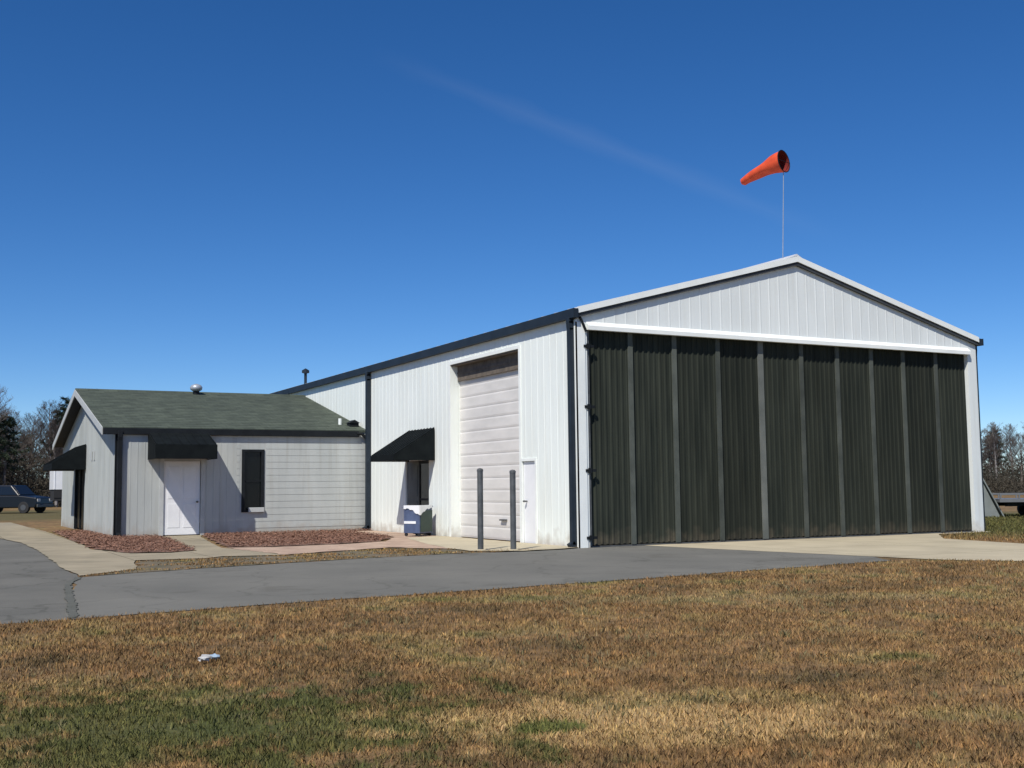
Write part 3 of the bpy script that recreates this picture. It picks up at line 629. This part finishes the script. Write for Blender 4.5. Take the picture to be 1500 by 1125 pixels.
zt = [hh+.055-.0*abs(i-K_) for i in range(2*K_+1)]; zb_ = [hh-.03-.17*math.exp(-((i-K_)/4.0)**2)-.02*math.sin(i*1.9) for i in range(2*K_+1)]
vs_ = []; 
for (px_, py_), t_, u_ in zip(pts_, zt, zb_):
    vs_ += [(px_, py_, t_), (px_, py_, u_), (px_*.80, py_*.80, t_+.004)]
fs_ = []
for i in range(2*K_): fs_ += [(3*i, 3*i+3, 3*i+4, 3*i+1), (3*i, 3*i+2, 3*i+5, 3*i+3)]
m.add(vs_, fs_); o_ = bbuild(m, 'bag_liner', M_['doorwhite']); sm = o_.modifiers.new('thick', 'SOLIDIFY'); sm.thickness = .008
m = MB(); m.box(-a-.014, -a-.002, -b+.12, b-.02, .34, .41); bbuild(m, 'stripe', M_['doorwhite'])
for sx in (-1, 1):
    for sy in (-1, 1):
        m = MB(); m.tube((sx*.24-.02, sy*.22, .045), (sx*.24+.02, sy*.22, .045), .045, n=12); bbuild(m, 'wheel', M_['black'])

# ------------------------------------------------------------------ scrap of paper on the lawn
lt = thing('litter', (-10.69,-11.98,0), 'small crumpled white paper scrap with a blue piece on the dry lawn', 'litter')
def crumple(cx, cy, s, m_, name):
    bm = bmesh.new(); bmesh.ops.create_icosphere(bm, subdivisions=2, radius=s)
    for v in bm.verts: v.co *= random.uniform(.55, 1.15); v.co.z *= .55; v.co += Vector((cx, cy, s*.45+.025))
    me = bpy.data.meshes.new(name); bm.to_mesh(me); bm.free(); me.materials.append(m_)
    o = bpy.data.objects.new(name, me); COL.objects.link(o); o.parent = lt
crumple(0, 0, .06, M_['paper'], 'paper'); crumple(.09, .06, .045, M_['bluescrap'], 'wrapper')

# ------------------------------------------------------------------ vehicles
def vehicle(name, label, cat, loc, rz, prof, cab, wdt, paint, wheels, wr, windows, front):
    t = thing(name, loc, label, cat); t.rotation_euler = (0,0,rz)
    def B(mb, nm, m_, par=t, bevel=0):
        o = mb.build(nm, m_, None, bevel=bevel); o.parent = par; return o
    m = MB(); m.prism([(x,-wdt/2,z) for x, z in prof], (0,wdt,0)); B(m, 'body', paint, bevel=.06)
    c = MB(); n = len(cab); ins = .13; zm = min(z for x, z in cab)
    vs = [(x, sgn*(wdt/2-.03-ins*(z-zm)), z) for sgn in (-1, 1) for x, z in cab]
    c.add(vs, [tuple(range(n)), tuple(range(n, 2*n))] + [(i, (i+1) % n, n+(i+1) % n, n+i) for i in range(n)]); B(c, 'cabin', paint, bevel=.05)
    for q in windows:
        for sgn in (-1, 1):
            m = MB(); vv = [(x, sgn*(wdt/2-.03-ins*(z-zm)+.004), z) for x, z in q]; m.prism(vv, (0, sgn*.012, 0)); B(m, 'side_window', M_['carglass'])
    (xa, za), (xb, zb) = front
    m = MB(); e = .16; nx = Vector((zb-za, 0, -(xb-xa))).normalized()
    if nx.x < 0: nx = -nx
    pa = Vector((xa+(xb-xa)*.1, 0, za+(zb-za)*.1)); pb = Vector((xa+(xb-xa)*.88, 0, za+(zb-za)*.88))
    m.prism([pa+nx*.01+Vector((0,-wdt/2+.14,0)), pa+nx*.01+Vector((0,wdt/2-.14,0)), pb+nx*.01+Vector((0,wdt/2-.24,0)), pb+nx*.01+Vector((0,-wdt/2+.24,0))], nx*.014); B(m, 'windscreen', M_['carglass'])
    for x in wheels:
        for sgn in (-1, 1):
            yo = sgn*(wdt/2-.09)
            m = MB(); m.tube((x, yo-.10, wr), (x, yo+.12*1, wr), wr, n=22); wo = B(m, 'wheel', M_['black'], bevel=.03)
            m = MB(); ys = yo+.125 if sgn > 0 else yo-.105; m.tube((x, ys-.008, wr), (x, ys+.008, wr), wr*.5, n=18); B(m, 'rim', M_['rim'], wo)
    xf = max(x for x, z in prof)
    for sgn in (-1, 1):
        m = MB(); m.box(xf-.06, xf+.012, sgn*(wdt/2-.28)-.16, sgn*(wdt/2-.28)+.16, .72, .90); B(m, 'headlight', M_['lamp'], bevel=.02)
    m = MB(); m.box(xf-.02, xf+.06, -wdt/2+.06, wdt/2-.06, .38, .56); B(m, 'bumper', M_['steel'], bevel=.02)
    return t
suv_prof = [(-2.35,.35),(2.30,.35),(2.38,.60),(2.34,.98),(1.15,1.12),(-2.38,1.14),(-2.42,.6)]
suv_cab = [(1.20,1.10),(.55,1.76),(-2.05,1.80),(-2.36,1.12)]
suv_win = [[(.98,1.18),(.50,1.66),(-.35,1.68),(-.35,1.18)], [(-.45,1.18),(-.45,1.68),(-1.25,1.69),(-1.25,1.18)], [(-1.35,1.18),(-1.35,1.69),(-1.95,1.69),(-2.15,1.18)]]
vehicle('parked_car', 'dark blue sport utility vehicle parked by the woods at the left edge', 'car', (-7.5,57,0), R(-38), suv_prof, suv_cab, 1.85, M_['carblue'], (-1.5,1.5), .37, suv_win, ((1.20,1.10),(.55,1.76)))
sed_prof = [(-2.2,.30),(2.15,.30),(2.25,.55),(2.18,.80),(1.0,.95),(-1.5,.98),(-2.2,.92),(-2.28,.55)]
sed_cab = [(1.05,.92),(.35,1.40),(-.95,1.42),(-1.65,.95)]
sed_win = [[(.85,.99),(.33,1.33),(-.25,1.34),(-.25,.99)], [(-.33,.99),(-.33,1.34),(-.88,1.34),(-1.35,.99)]]
# white trailer behind the annex
tr = thing('box_trailer', (-4.3,46,0), 'white box trailer with dark underside, showing past the annex gable end', 'trailer'); tr['_o'] = [0,0,0]
def TB(mb, nm, m_, par=tr, bevel=0):
    o = mb.build(nm, m_, None, bevel=bevel); o.parent = par; return o
m = MB(); m.box(-1.9,2.6,-1.05,1.05,1.45,2.75)
for i in range(9): m.box(-1.85+i*.55,-1.81+i*.55,-1.07,-1.05,1.47,2.73)
TB(m, 'body', M_['doorwhite'], bevel=.03)
m = MB(); m.box(-1.85,2.55,-1.0,1.0,.85,1.448); m.box(-1.86,2.56,-1.03,-1.0,1.0,1.44); TB(m, 'chassis', M_['black'])
for x in (-.2,.75):
    for s in (-1,1):
        m = MB(); m.tube((x,s*.95-.1,.36),(x,s*.95+.1,.36),.36,n=20); wo = TB(m, 'wheel', M_['black'], bevel=.03)
        m = MB(); m.tube((x,s*1.06-.008,.36),(x,s*1.06+.008,.36),.2,n=16); TB(m, 'rim', M_['rim'], wo)
m = MB(); m.box(.0,.2,-.9,.9,.30,.42); m.box(-.1,.9,-.85,-.75,.42,.86); m.box(-.1,.9,.75,.85,.42,.86); TB(m, 'axle', M_['steel'])
m = MB(); m.tube((2.5,-.6,.9),(3.7,0,.75),.05); m.tube((2.5,.6,.9),(3.7,0,.75),.05); m.tube((3.6,0,.75),(3.6,0,.02),.04); TB(m, 'tow_bar', M_['steel'])
# steep little hut and a flatbed trailer past the hangar corner
sh = thing('hut', (22.25,8.55,0), 'small steep grey-green hut standing just past the right end of the hangar', 'hut'); sh['_o'] = [0,0,0]; sh.rotation_euler = (0,0,-YAW)
def SB(mb, nm, m_, par=None):
    o = mb.build(nm, m_, None); o.parent = par or sh; return o
m = MB(); m.prism([(-.95,-.7,0),(.95,-.7,0),(.04,-.7,1.95),(-.04,-.7,1.95)], (0,1.6,0)); SB(m, 'wall', M_['shed'])
for sx in (-1, 1):
    m = MB(); m.prism([(sx*1.03,-.8,0),(sx*1.08,-.8,0),(0,-.8,2.12),(0,-.8,2.04)], (0,1.8,0)); SB(m, 'roof', M_['shed'])
m = MB(); m.box(-.3,.3,-.72,-.703,.05,1.1); SB(m, 'hatch', M_['brush'])
ft = thing('flatbed_trailer', (24.3,7.30,0), 'low grey flatbed trailer with dark wheels at the right edge beyond the hangar', 'trailer'); ft['_o'] = [0,0,0]; ft.rotation_euler = (0,0,-YAW)
m = MB(); m.box(-1.6,2.6,-.9,.9,.58,.70); SB(m, 'deck', M_['cargrey'], ft)
for yy in (-.9, .86):
    m = MB(); m.box(-1.6,2.6,yy,yy+.04,.84,.90)
    for q in range(7): m.box(-1.58+q*.68,-1.53+q*.68,yy+.002,yy+.038,.705,.838)
    SB(m, 'side_rail', M_['cargrey'], ft)
for x in (.1, .85):
    for sgn in (-1, 1):
        m = MB(); m.tube((x,sgn*.78-.09,.30),(x,sgn*.78+.09,.30),.30,n=20); wo = SB(m, 'wheel', M_['black'], ft)
        m = MB(); m.tube((x,sgn*.875-.006,.30),(x,sgn*.875+.006,.30),.15,n=16); SB(m, 'rim', M_['rim'], wo)
m = MB(); m.box(-1.2,2.2,-.5,-.4,.42,.575); m.box(-1.2,2.2,.4,.5,.42,.575); m.box(.0,.95,-.72,.72,.27,.33); SB(m, 'chassis', M_['black'], ft)
m = MB(); m.tube((2.5,-.4,.52),(3.5,0,.48),.04); m.tube((2.5,.4,.52),(3.5,0,.48),.04); m.tube((3.4,0,.5),(3.4,0,.01),.03); SB(m, 'tow_bar', M_['steel'], ft)

# ------------------------------------------------------------------ trees
class Br:                                              # fast growing of branch tubes
    def __init__(s): s.v = []; s.f = []
    def seg(s, p, q, r0, r1, n):
        z = (q-p).normalized(); x = z.orthogonal().normalized(); y = z.cross(x); k = len(s.v)
        for c, r in ((p, r0), (q, r1)):
            for i in range(n):
                a = 2*math.pi*i/n; w_ = c + (x*math.cos(a)+y*math.sin(a))*r; s.v.append((w_.x, w_.y, w_.z))
        for i in range(n): s.f.append((k+i, k+(i+1) % n, k+n+(i+1) % n, k+n+i))
    def mesh(s, name, m_):
        me = bpy.data.meshes.new(name); me.from_pydata(s.v, [], s.f); me.materials.append(m_); return me
def bare_tree(rs, h, barkm, spread=.5, first=.38):
    rr = random.Random(rs); T = Br(); C = Br()
    def limb(B_, p, d, L, r, lev):
        n = 5 if lev < 2 else 3; k = 4 if lev < 2 else 3
        pts = [p]; dd = d.copy()
        for i in range(k):
            dd = (dd + Vector((rr.uniform(-1,1), rr.uniform(-1,1), rr.uniform(-.3,.8)))*.16).normalized()
            q = pts[-1] + dd*L/k; ra = r*(1-.75*i/k); rb = r*(1-.75*(i+1)/k)
            B_.seg(pts[-1], q, ra, rb, n); pts.append(q)
        if lev >= 4: return
        nc = {1: 8, 2: 6, 3: 4}[lev]
        for j in range(nc):
            t = rr.uniform(.25, 1.0); i = min(k-1, int(t*k)); q = pts[i].lerp(pts[i+1], t*k-i)
            a = rr.uniform(0, 2*math.pi); side = Vector((math.cos(a), math.sin(a), rr.uniform(.1,.7)))
            limb(C, q, (dd*.75+side*.8).normalized(), L*rr.uniform(.40,.62), max(.007, r*.42), lev+1)
    pts = [Vector((0,0,-.2))]; d = Vector((0,0,1)); k = 8; r = h*.015+.04
    for i in range(k):
        d = (d + Vector((rr.uniform(-1,1), rr.uniform(-1,1), 0))*.05).normalized(); q = pts[-1]+d*h*.9/k
        T.seg(pts[-1], q, r*(1-.85*i/k), r*(1-.85*(i+1)/k), 7); pts.append(q)
    for j in range(19):
        t = first + (1-first)*(j+rr.random())/19; i = min(k-1, int(t*k)); q = pts[i].lerp(pts[i+1], t*k-i); a = j*2.4+rr.uniform(-.4,.4)
        limb(C, q, Vector((math.cos(a)*spread*1.3, math.sin(a)*spread*1.3, .75)).normalized(), h*(.34*(1.12-t)+.05), r*(1-.8*t)*.55, 1)
    return T.mesh('trunk', barkm), C.mesh('crown', M_['twig'])
def pine_tree(rs, h):
    rr = random.Random(rs); T = Br(); C = Br(); r = h*.014+.05; N_ = MB()
    T.seg(Vector((0,0,-.2)), Vector((.1,0,h*.5)), r, r*.7, 7); T.seg(Vector((.1,0,h*.5)), Vector((0,.1,h*.97)), r*.7, r*.12, 7)
    vs = []; fs = []
    for j in range(46):
        t = .42 + .56*(j/46)**.9; a = j*2.4+rr.uniform(-.3,.3); L = h*(.20*(1.08-t)/.6+.03)*rr.uniform(.6,1.15)
        p = Vector((.05,.05,h*t)); q = p + Vector((math.cos(a)*L, math.sin(a)*L, L*rr.uniform(-.05,.4)))
        T.seg(p, q, .035, .012, 4)
        for k in range(5):
            c = p.lerp(q, .4+.62*k/4) + Vector((rr.uniform(-.2,.2),)*1 + (rr.uniform(-.2,.2), rr.uniform(-.05,.2)))
            for i in range(34):
                d = Vector((rr.gauss(0,1), rr.gauss(0,1), rr.gauss(0,1)*.6+.25)).normalized(); s = rr.uniform(.16,.42); o_ = d.orthogonal().normalized()*.028
                k0 = len(vs); b0 = c + d*.04
                vs += [tuple(b0-o_), tuple(b0+o_), tuple(b0+d*s)]; fs.append((k0,k0+1,k0+2))
    me = bpy.data.meshes.new('crown'); me.from_pydata(vs, [], fs); me.materials.append(M_['needle'])
    return T.mesh('trunk', M_['bark']), me
protos = {}
for k, (sd_, h, bm_, sp, fi) in enumerate([(11, 10.5, M_['bark'], .55, .35), (12, 11.5, M_['palebark'], .42, .45), (13, 9.5, M_['bark'], .65, .28), (14, 8.5, M_['palebark'], .5, .3)]):
    protos['b%d' % k] = bare_tree(sd_, h, bm_, sp, fi)
for k, (sd_, h) in enumerate([(21, 10.5), (22, 9.0)]): protos['p%d' % k] = pine_tree(sd_, h)
proto_obj = {}
def put_tree(key, x, y, s, rz, name, label, cat, group):
    if (key, group) not in proto_obj:
        t = thing(name, (x,y,0), label, cat, group)
        for nm, me in zip(('trunk', 'crown'), protos[key]):
            o = bpy.data.objects.new(nm, me); COL.objects.link(o); o.parent = t
        proto_obj[(key, group)] = t
    else:
        t = copy_tree(proto_obj[(key, group)]); t.location = (x,y,0)
    t.rotation_euler = (0,0,rz); t.scale = (s,s,s)
def row(n, x0, y0, x1, y1, depth, group, label_b, label_p, pines, hs, seed):
    rr = random.Random(seed)
    for i in range(n):
        t = (i+rr.uniform(-.3,.3))/n; dv = Vector((y1-y0, -(x1-x0))).normalized(); dd = rr.uniform(0, depth)
        x = x0+(x1-x0)*t - dv.x*dd; y = y0+(y1-y0)*t - dv.y*dd
        if rr.random() < pines: put_tree('p%d' % rr.randrange(2), x, y, hs*rr.uniform(.82,1.05), rr.uniform(0,6.28), 'pine_tree', label_p, 'pine tree', group+' (pines)')
        else: put_tree('b%d' % rr.randrange(4), x, y, hs*rr.uniform(.85,1.10), rr.uniform(0,6.28), 'bare_tree', label_b, 'bare tree', group)
row(120, -36, 74, 18, 84, 34, 'bare trees of the wood behind the annex', 'leafless grey-brown tree in the wood left of the annex gable', 'dark green pine in the wood left of the annex gable', .28, .98, 5)
row(100, 66, 68, 112, 22, 30, 'bare trees of the wood beyond the hangar', 'leafless brown tree in the wood past the right end of the hangar', 'dark green pine in the wood past the right end of the hangar', .12, .68, 6)
# brush along the foot of the woods: one mass nobody could count
def brush(name, x0, y0, x1, y1, depth, n, hmax, seed, lab=None):
    r_ = np.random.default_rng(seed); t = r_.random(n); dd = r_.random(n)*depth; dv = np.array([y1-y0, -(x1-x0)], float); dv /= np.linalg.norm(dv)
    bx = x0+(x1-x0)*t - dv[0]*dd; by = y0+(y1-y0)*t - dv[1]*dd
    z = r_.random(n)**1.6*hmax*(.55+.45*np.sin(t*37+dd)*np.sin(t*11)); z = np.abs(z)
    dirs = r_.normal(size=(n,3)); dirs[:,2] = np.abs(dirs[:,2])*1.2; dirs /= np.linalg.norm(dirs,axis=1)[:,None]
    s = r_.uniform(.25,.8,n); o_ = np.cross(dirs, r_.normal(size=(n,3))); o_ /= np.linalg.norm(o_,axis=1)[:,None]; o_ *= .035
    b = np.stack([bx,by,z],1); V = np.stack([b-o_, b+o_, b+dirs*s[:,None]],1).reshape(-1,3)
    me = bpy.data.meshes.new(name); me.vertices.add(3*n); me.vertices.foreach_set('co', V.ravel()); me.loops.add(3*n); me.loops.foreach_set('vertex_index', np.arange(3*n))
    me.polygons.add(n); me.polygons.foreach_set('loop_start', np.arange(n)*3); me.polygons.foreach_set('loop_total', np.full(n,3)); me.update(); me.materials.append(M_['brush'])
    o = bpy.data.objects.new(name, me); COL.objects.link(o); return tag(o, lab, 'brush', kind='stuff')
brush('brush', -36, 76, 18, 86, 34, 200000, 6.5, 1, 'dark tangled undergrowth along the foot of the woods on the left')
brush('brush', 64, 68, 110, 20, 30, 180000, 4.2, 2, 'dark tangled undergrowth along the foot of the woods on the right')

# ------------------------------------------------------------------ grass blades and chips
def in_poly(px, py, poly):
    c = np.zeros(len(px), bool); n = len(poly); j = n-1
    for i in range(n):
        xi, yi = poly[i]; xj, yj = poly[j]
        if yi != yj:
            c ^= ((yi > py) != (yj > py)) & (px < (xj-xi)*(py-yi)/(yj-yi)+xi)
        j = i
    return c
def blades(name, px, py, base_h, label, m_, wmul=1.0, z0=0.0, seed=3):
    r_ = np.random.default_rng(seed); n = len(px)
    dist = np.hypot(px-CAM.x, py-CAM.y)
    h = base_h*r_.uniform(.45,1.3,n)*(1+dist*.03); a = r_.random(n)*2*np.pi; lean = r_.uniform(.1,1.0,n)*h; wv = .0015*wmul*(1+dist*.16)*r_.uniform(.7,1.4,n)
    b = r_.random(n)*2*np.pi
    P = np.stack([px,py,np.full(n,z0)],1); o_ = np.stack([np.cos(a)*wv, np.sin(a)*wv, np.zeros(n)],1)
    ln = np.stack([np.cos(b)*lean, np.sin(b)*lean, h],1)
    mid = P + ln*np.array([.35,.35,.6]); tip = P+ln
    V = np.stack([P-o_, P+o_, mid+o_*.7, tip, mid-o_*.7],1).reshape(-1,3)
    me = bpy.data.meshes.new(name); me.vertices.add(5*n); me.vertices.foreach_set('co', V.ravel().astype(np.float32))
    me.loops.add(5*n); me.loops.foreach_set('vertex_index', np.arange(5*n)); me.polygons.add(n)
    me.polygons.foreach_set('loop_start', np.arange(n)*5); me.polygons.foreach_set('loop_total', np.full(n,5)); me.update()
    at = me.color_attributes.new('tone', 'FLOAT_COLOR', 'POINT')
    tn = r_.uniform(.65,1.75,n); cc = np.stack([tn*r_.uniform(.95,1.1,n), tn, tn*r_.uniform(.8,1.05,n), np.ones(n)],1)
    at.data.foreach_set('color', np.repeat(cc,5,axis=0).ravel().astype(np.float32)); me.materials.append(m_)
    o = bpy.data.objects.new(name, me); COL.objects.link(o); return tag(o, label, 'grass', kind='stuff')
lawn = [(-30,-8.55),(-18,-8.35),(-11.9,-8.25),(-9.79,-8.0),(-8.55,-7.85),(-7.19,-7.76),(-5.68,-7.66),(-3.93,-7.45),(-1.25,-7.17),(2.2,-6.80),(3.0,-7.2),(3.87,-8.3),(5.2,-20),(5.2,-26),(-30,-26)]
n0 = 4000000; px = rng.uniform(-24,5.2,n0); py = rng.uniform(-21,-6.5,n0)
dd = np.hypot(px-CAM.x, py-CAM.y)
lump = (np.sin(px*2.3+np.sin(py*3.1)*1.3)*np.sin(py*2.7+px*.9)+1)*.5
keep = (rng.random(n0) < np.clip(26.0/dd**2, .05, .95)*(.35+.65*lump)*1.0) & (dd > 1.5) & in_poly(px, py, lawn)
px, py = px[keep], py[keep]+rng.normal(0,.05,int(keep.sum()))
blades('grass', px, py, .026, 'short dormant brown and green grass across the foreground', M_['blade'])
print('blades', len(px))
k_ = 520; wx = rng.uniform(-17,3,k_); wy = rng.uniform(-18.5,-8.3,k_); k2 = in_poly(wx,wy,lawn) & (np.hypot(wx-CAM.x, wy-CAM.y) > 3); wx, wy = wx[k2], wy[k2]
cnt = rng.integers(6,34,len(wx)); rad = np.repeat(rng.uniform(.02,.09,len(wx)), cnt)
blades('weed_clumps', np.repeat(wx,cnt)+rng.normal(0,1,cnt.sum())*rad, np.repeat(wy,cnt)+rng.normal(0,1,cnt.sum())*rad, .036, 'taller weed clumps scattered over the foreground lawn', M_['weed'], 1.3, 0, 8)
n1 = 26000; qx = rng.uniform(-10.4,-.6,n1); qy = rng.uniform(-2.1,2.6,n1); k = in_poly(qx,qy,verge) & (np.sin(qx*3)+np.sin(qy*5+qx*2)+rng.normal(0,.7,n1) > 0)
blades('verge_grass', qx[k], qy[k], .016, 'thin weedy grass on the verge between road and path', M_['blade'], 1.4, .01, 4)
n1 = 40000; qx = rng.uniform(8.6,30,n1); qy = rng.uniform(-6,9,n1); k = (qx > 12.9) | (qy < -.6); k &= ~in_poly(qx,qy,apron)
blades('side_lawn_grass', qx[k], qy[k], .04, 'green grass beside the right end of the hangar', M_['blade'], 1.2, 0, 5)
# mulch chips
def chips(name, polys, n, z, label, m_):
    r_ = np.random.default_rng(9); X = r_.uniform(-9.2,-.1,n); Y = r_.uniform(4,19,n); k = np.zeros(n,bool)
    for p in polys: k |= in_poly(X,Y,p)
    X += r_.normal(0,.05,n); Y += r_.normal(0,.08,n); k &= ~((Y > 12.9) & (X > -7.75)) & (X < -.12)
    X, Y = X[k], Y[k]; n = len(X); a = r_.random(n)*2*np.pi; L = r_.uniform(.012,.038,n); w_ = r_.uniform(.005,.013,n)
    c = np.stack([X,Y,np.full(n,z)+r_.uniform(.005,.06,n)],1); d = np.stack([np.cos(a)*L,np.sin(a)*L,r_.uniform(-.4,.4,n)*L],1); o_ = np.stack([-np.sin(a)*w_,np.cos(a)*w_,r_.uniform(-.5,.5,n)*w_],1)
    V = np.stack([c-d-o_,c+d-o_,c+d+o_,c-d+o_],1).reshape(-1,3); me = bpy.data.meshes.new(name)
    me.from_pydata(V.tolist(), [], [(4*i,4*i+1,4*i+2,4*i+3) for i in range(n)]); me.materials.append(m_)
    o = bpy.data.objects.new(name, me); COL.objects.link(o); tag(o, label, 'mulch', kind='stuff')
chips('mulch_chips', [mulch1, mulch2], 60000, .032, 'reddish brown bark chips in the bed around the annex', M_['chip'])

for o in bpy.data.objects:
    if '_o' in o: del o['_o']
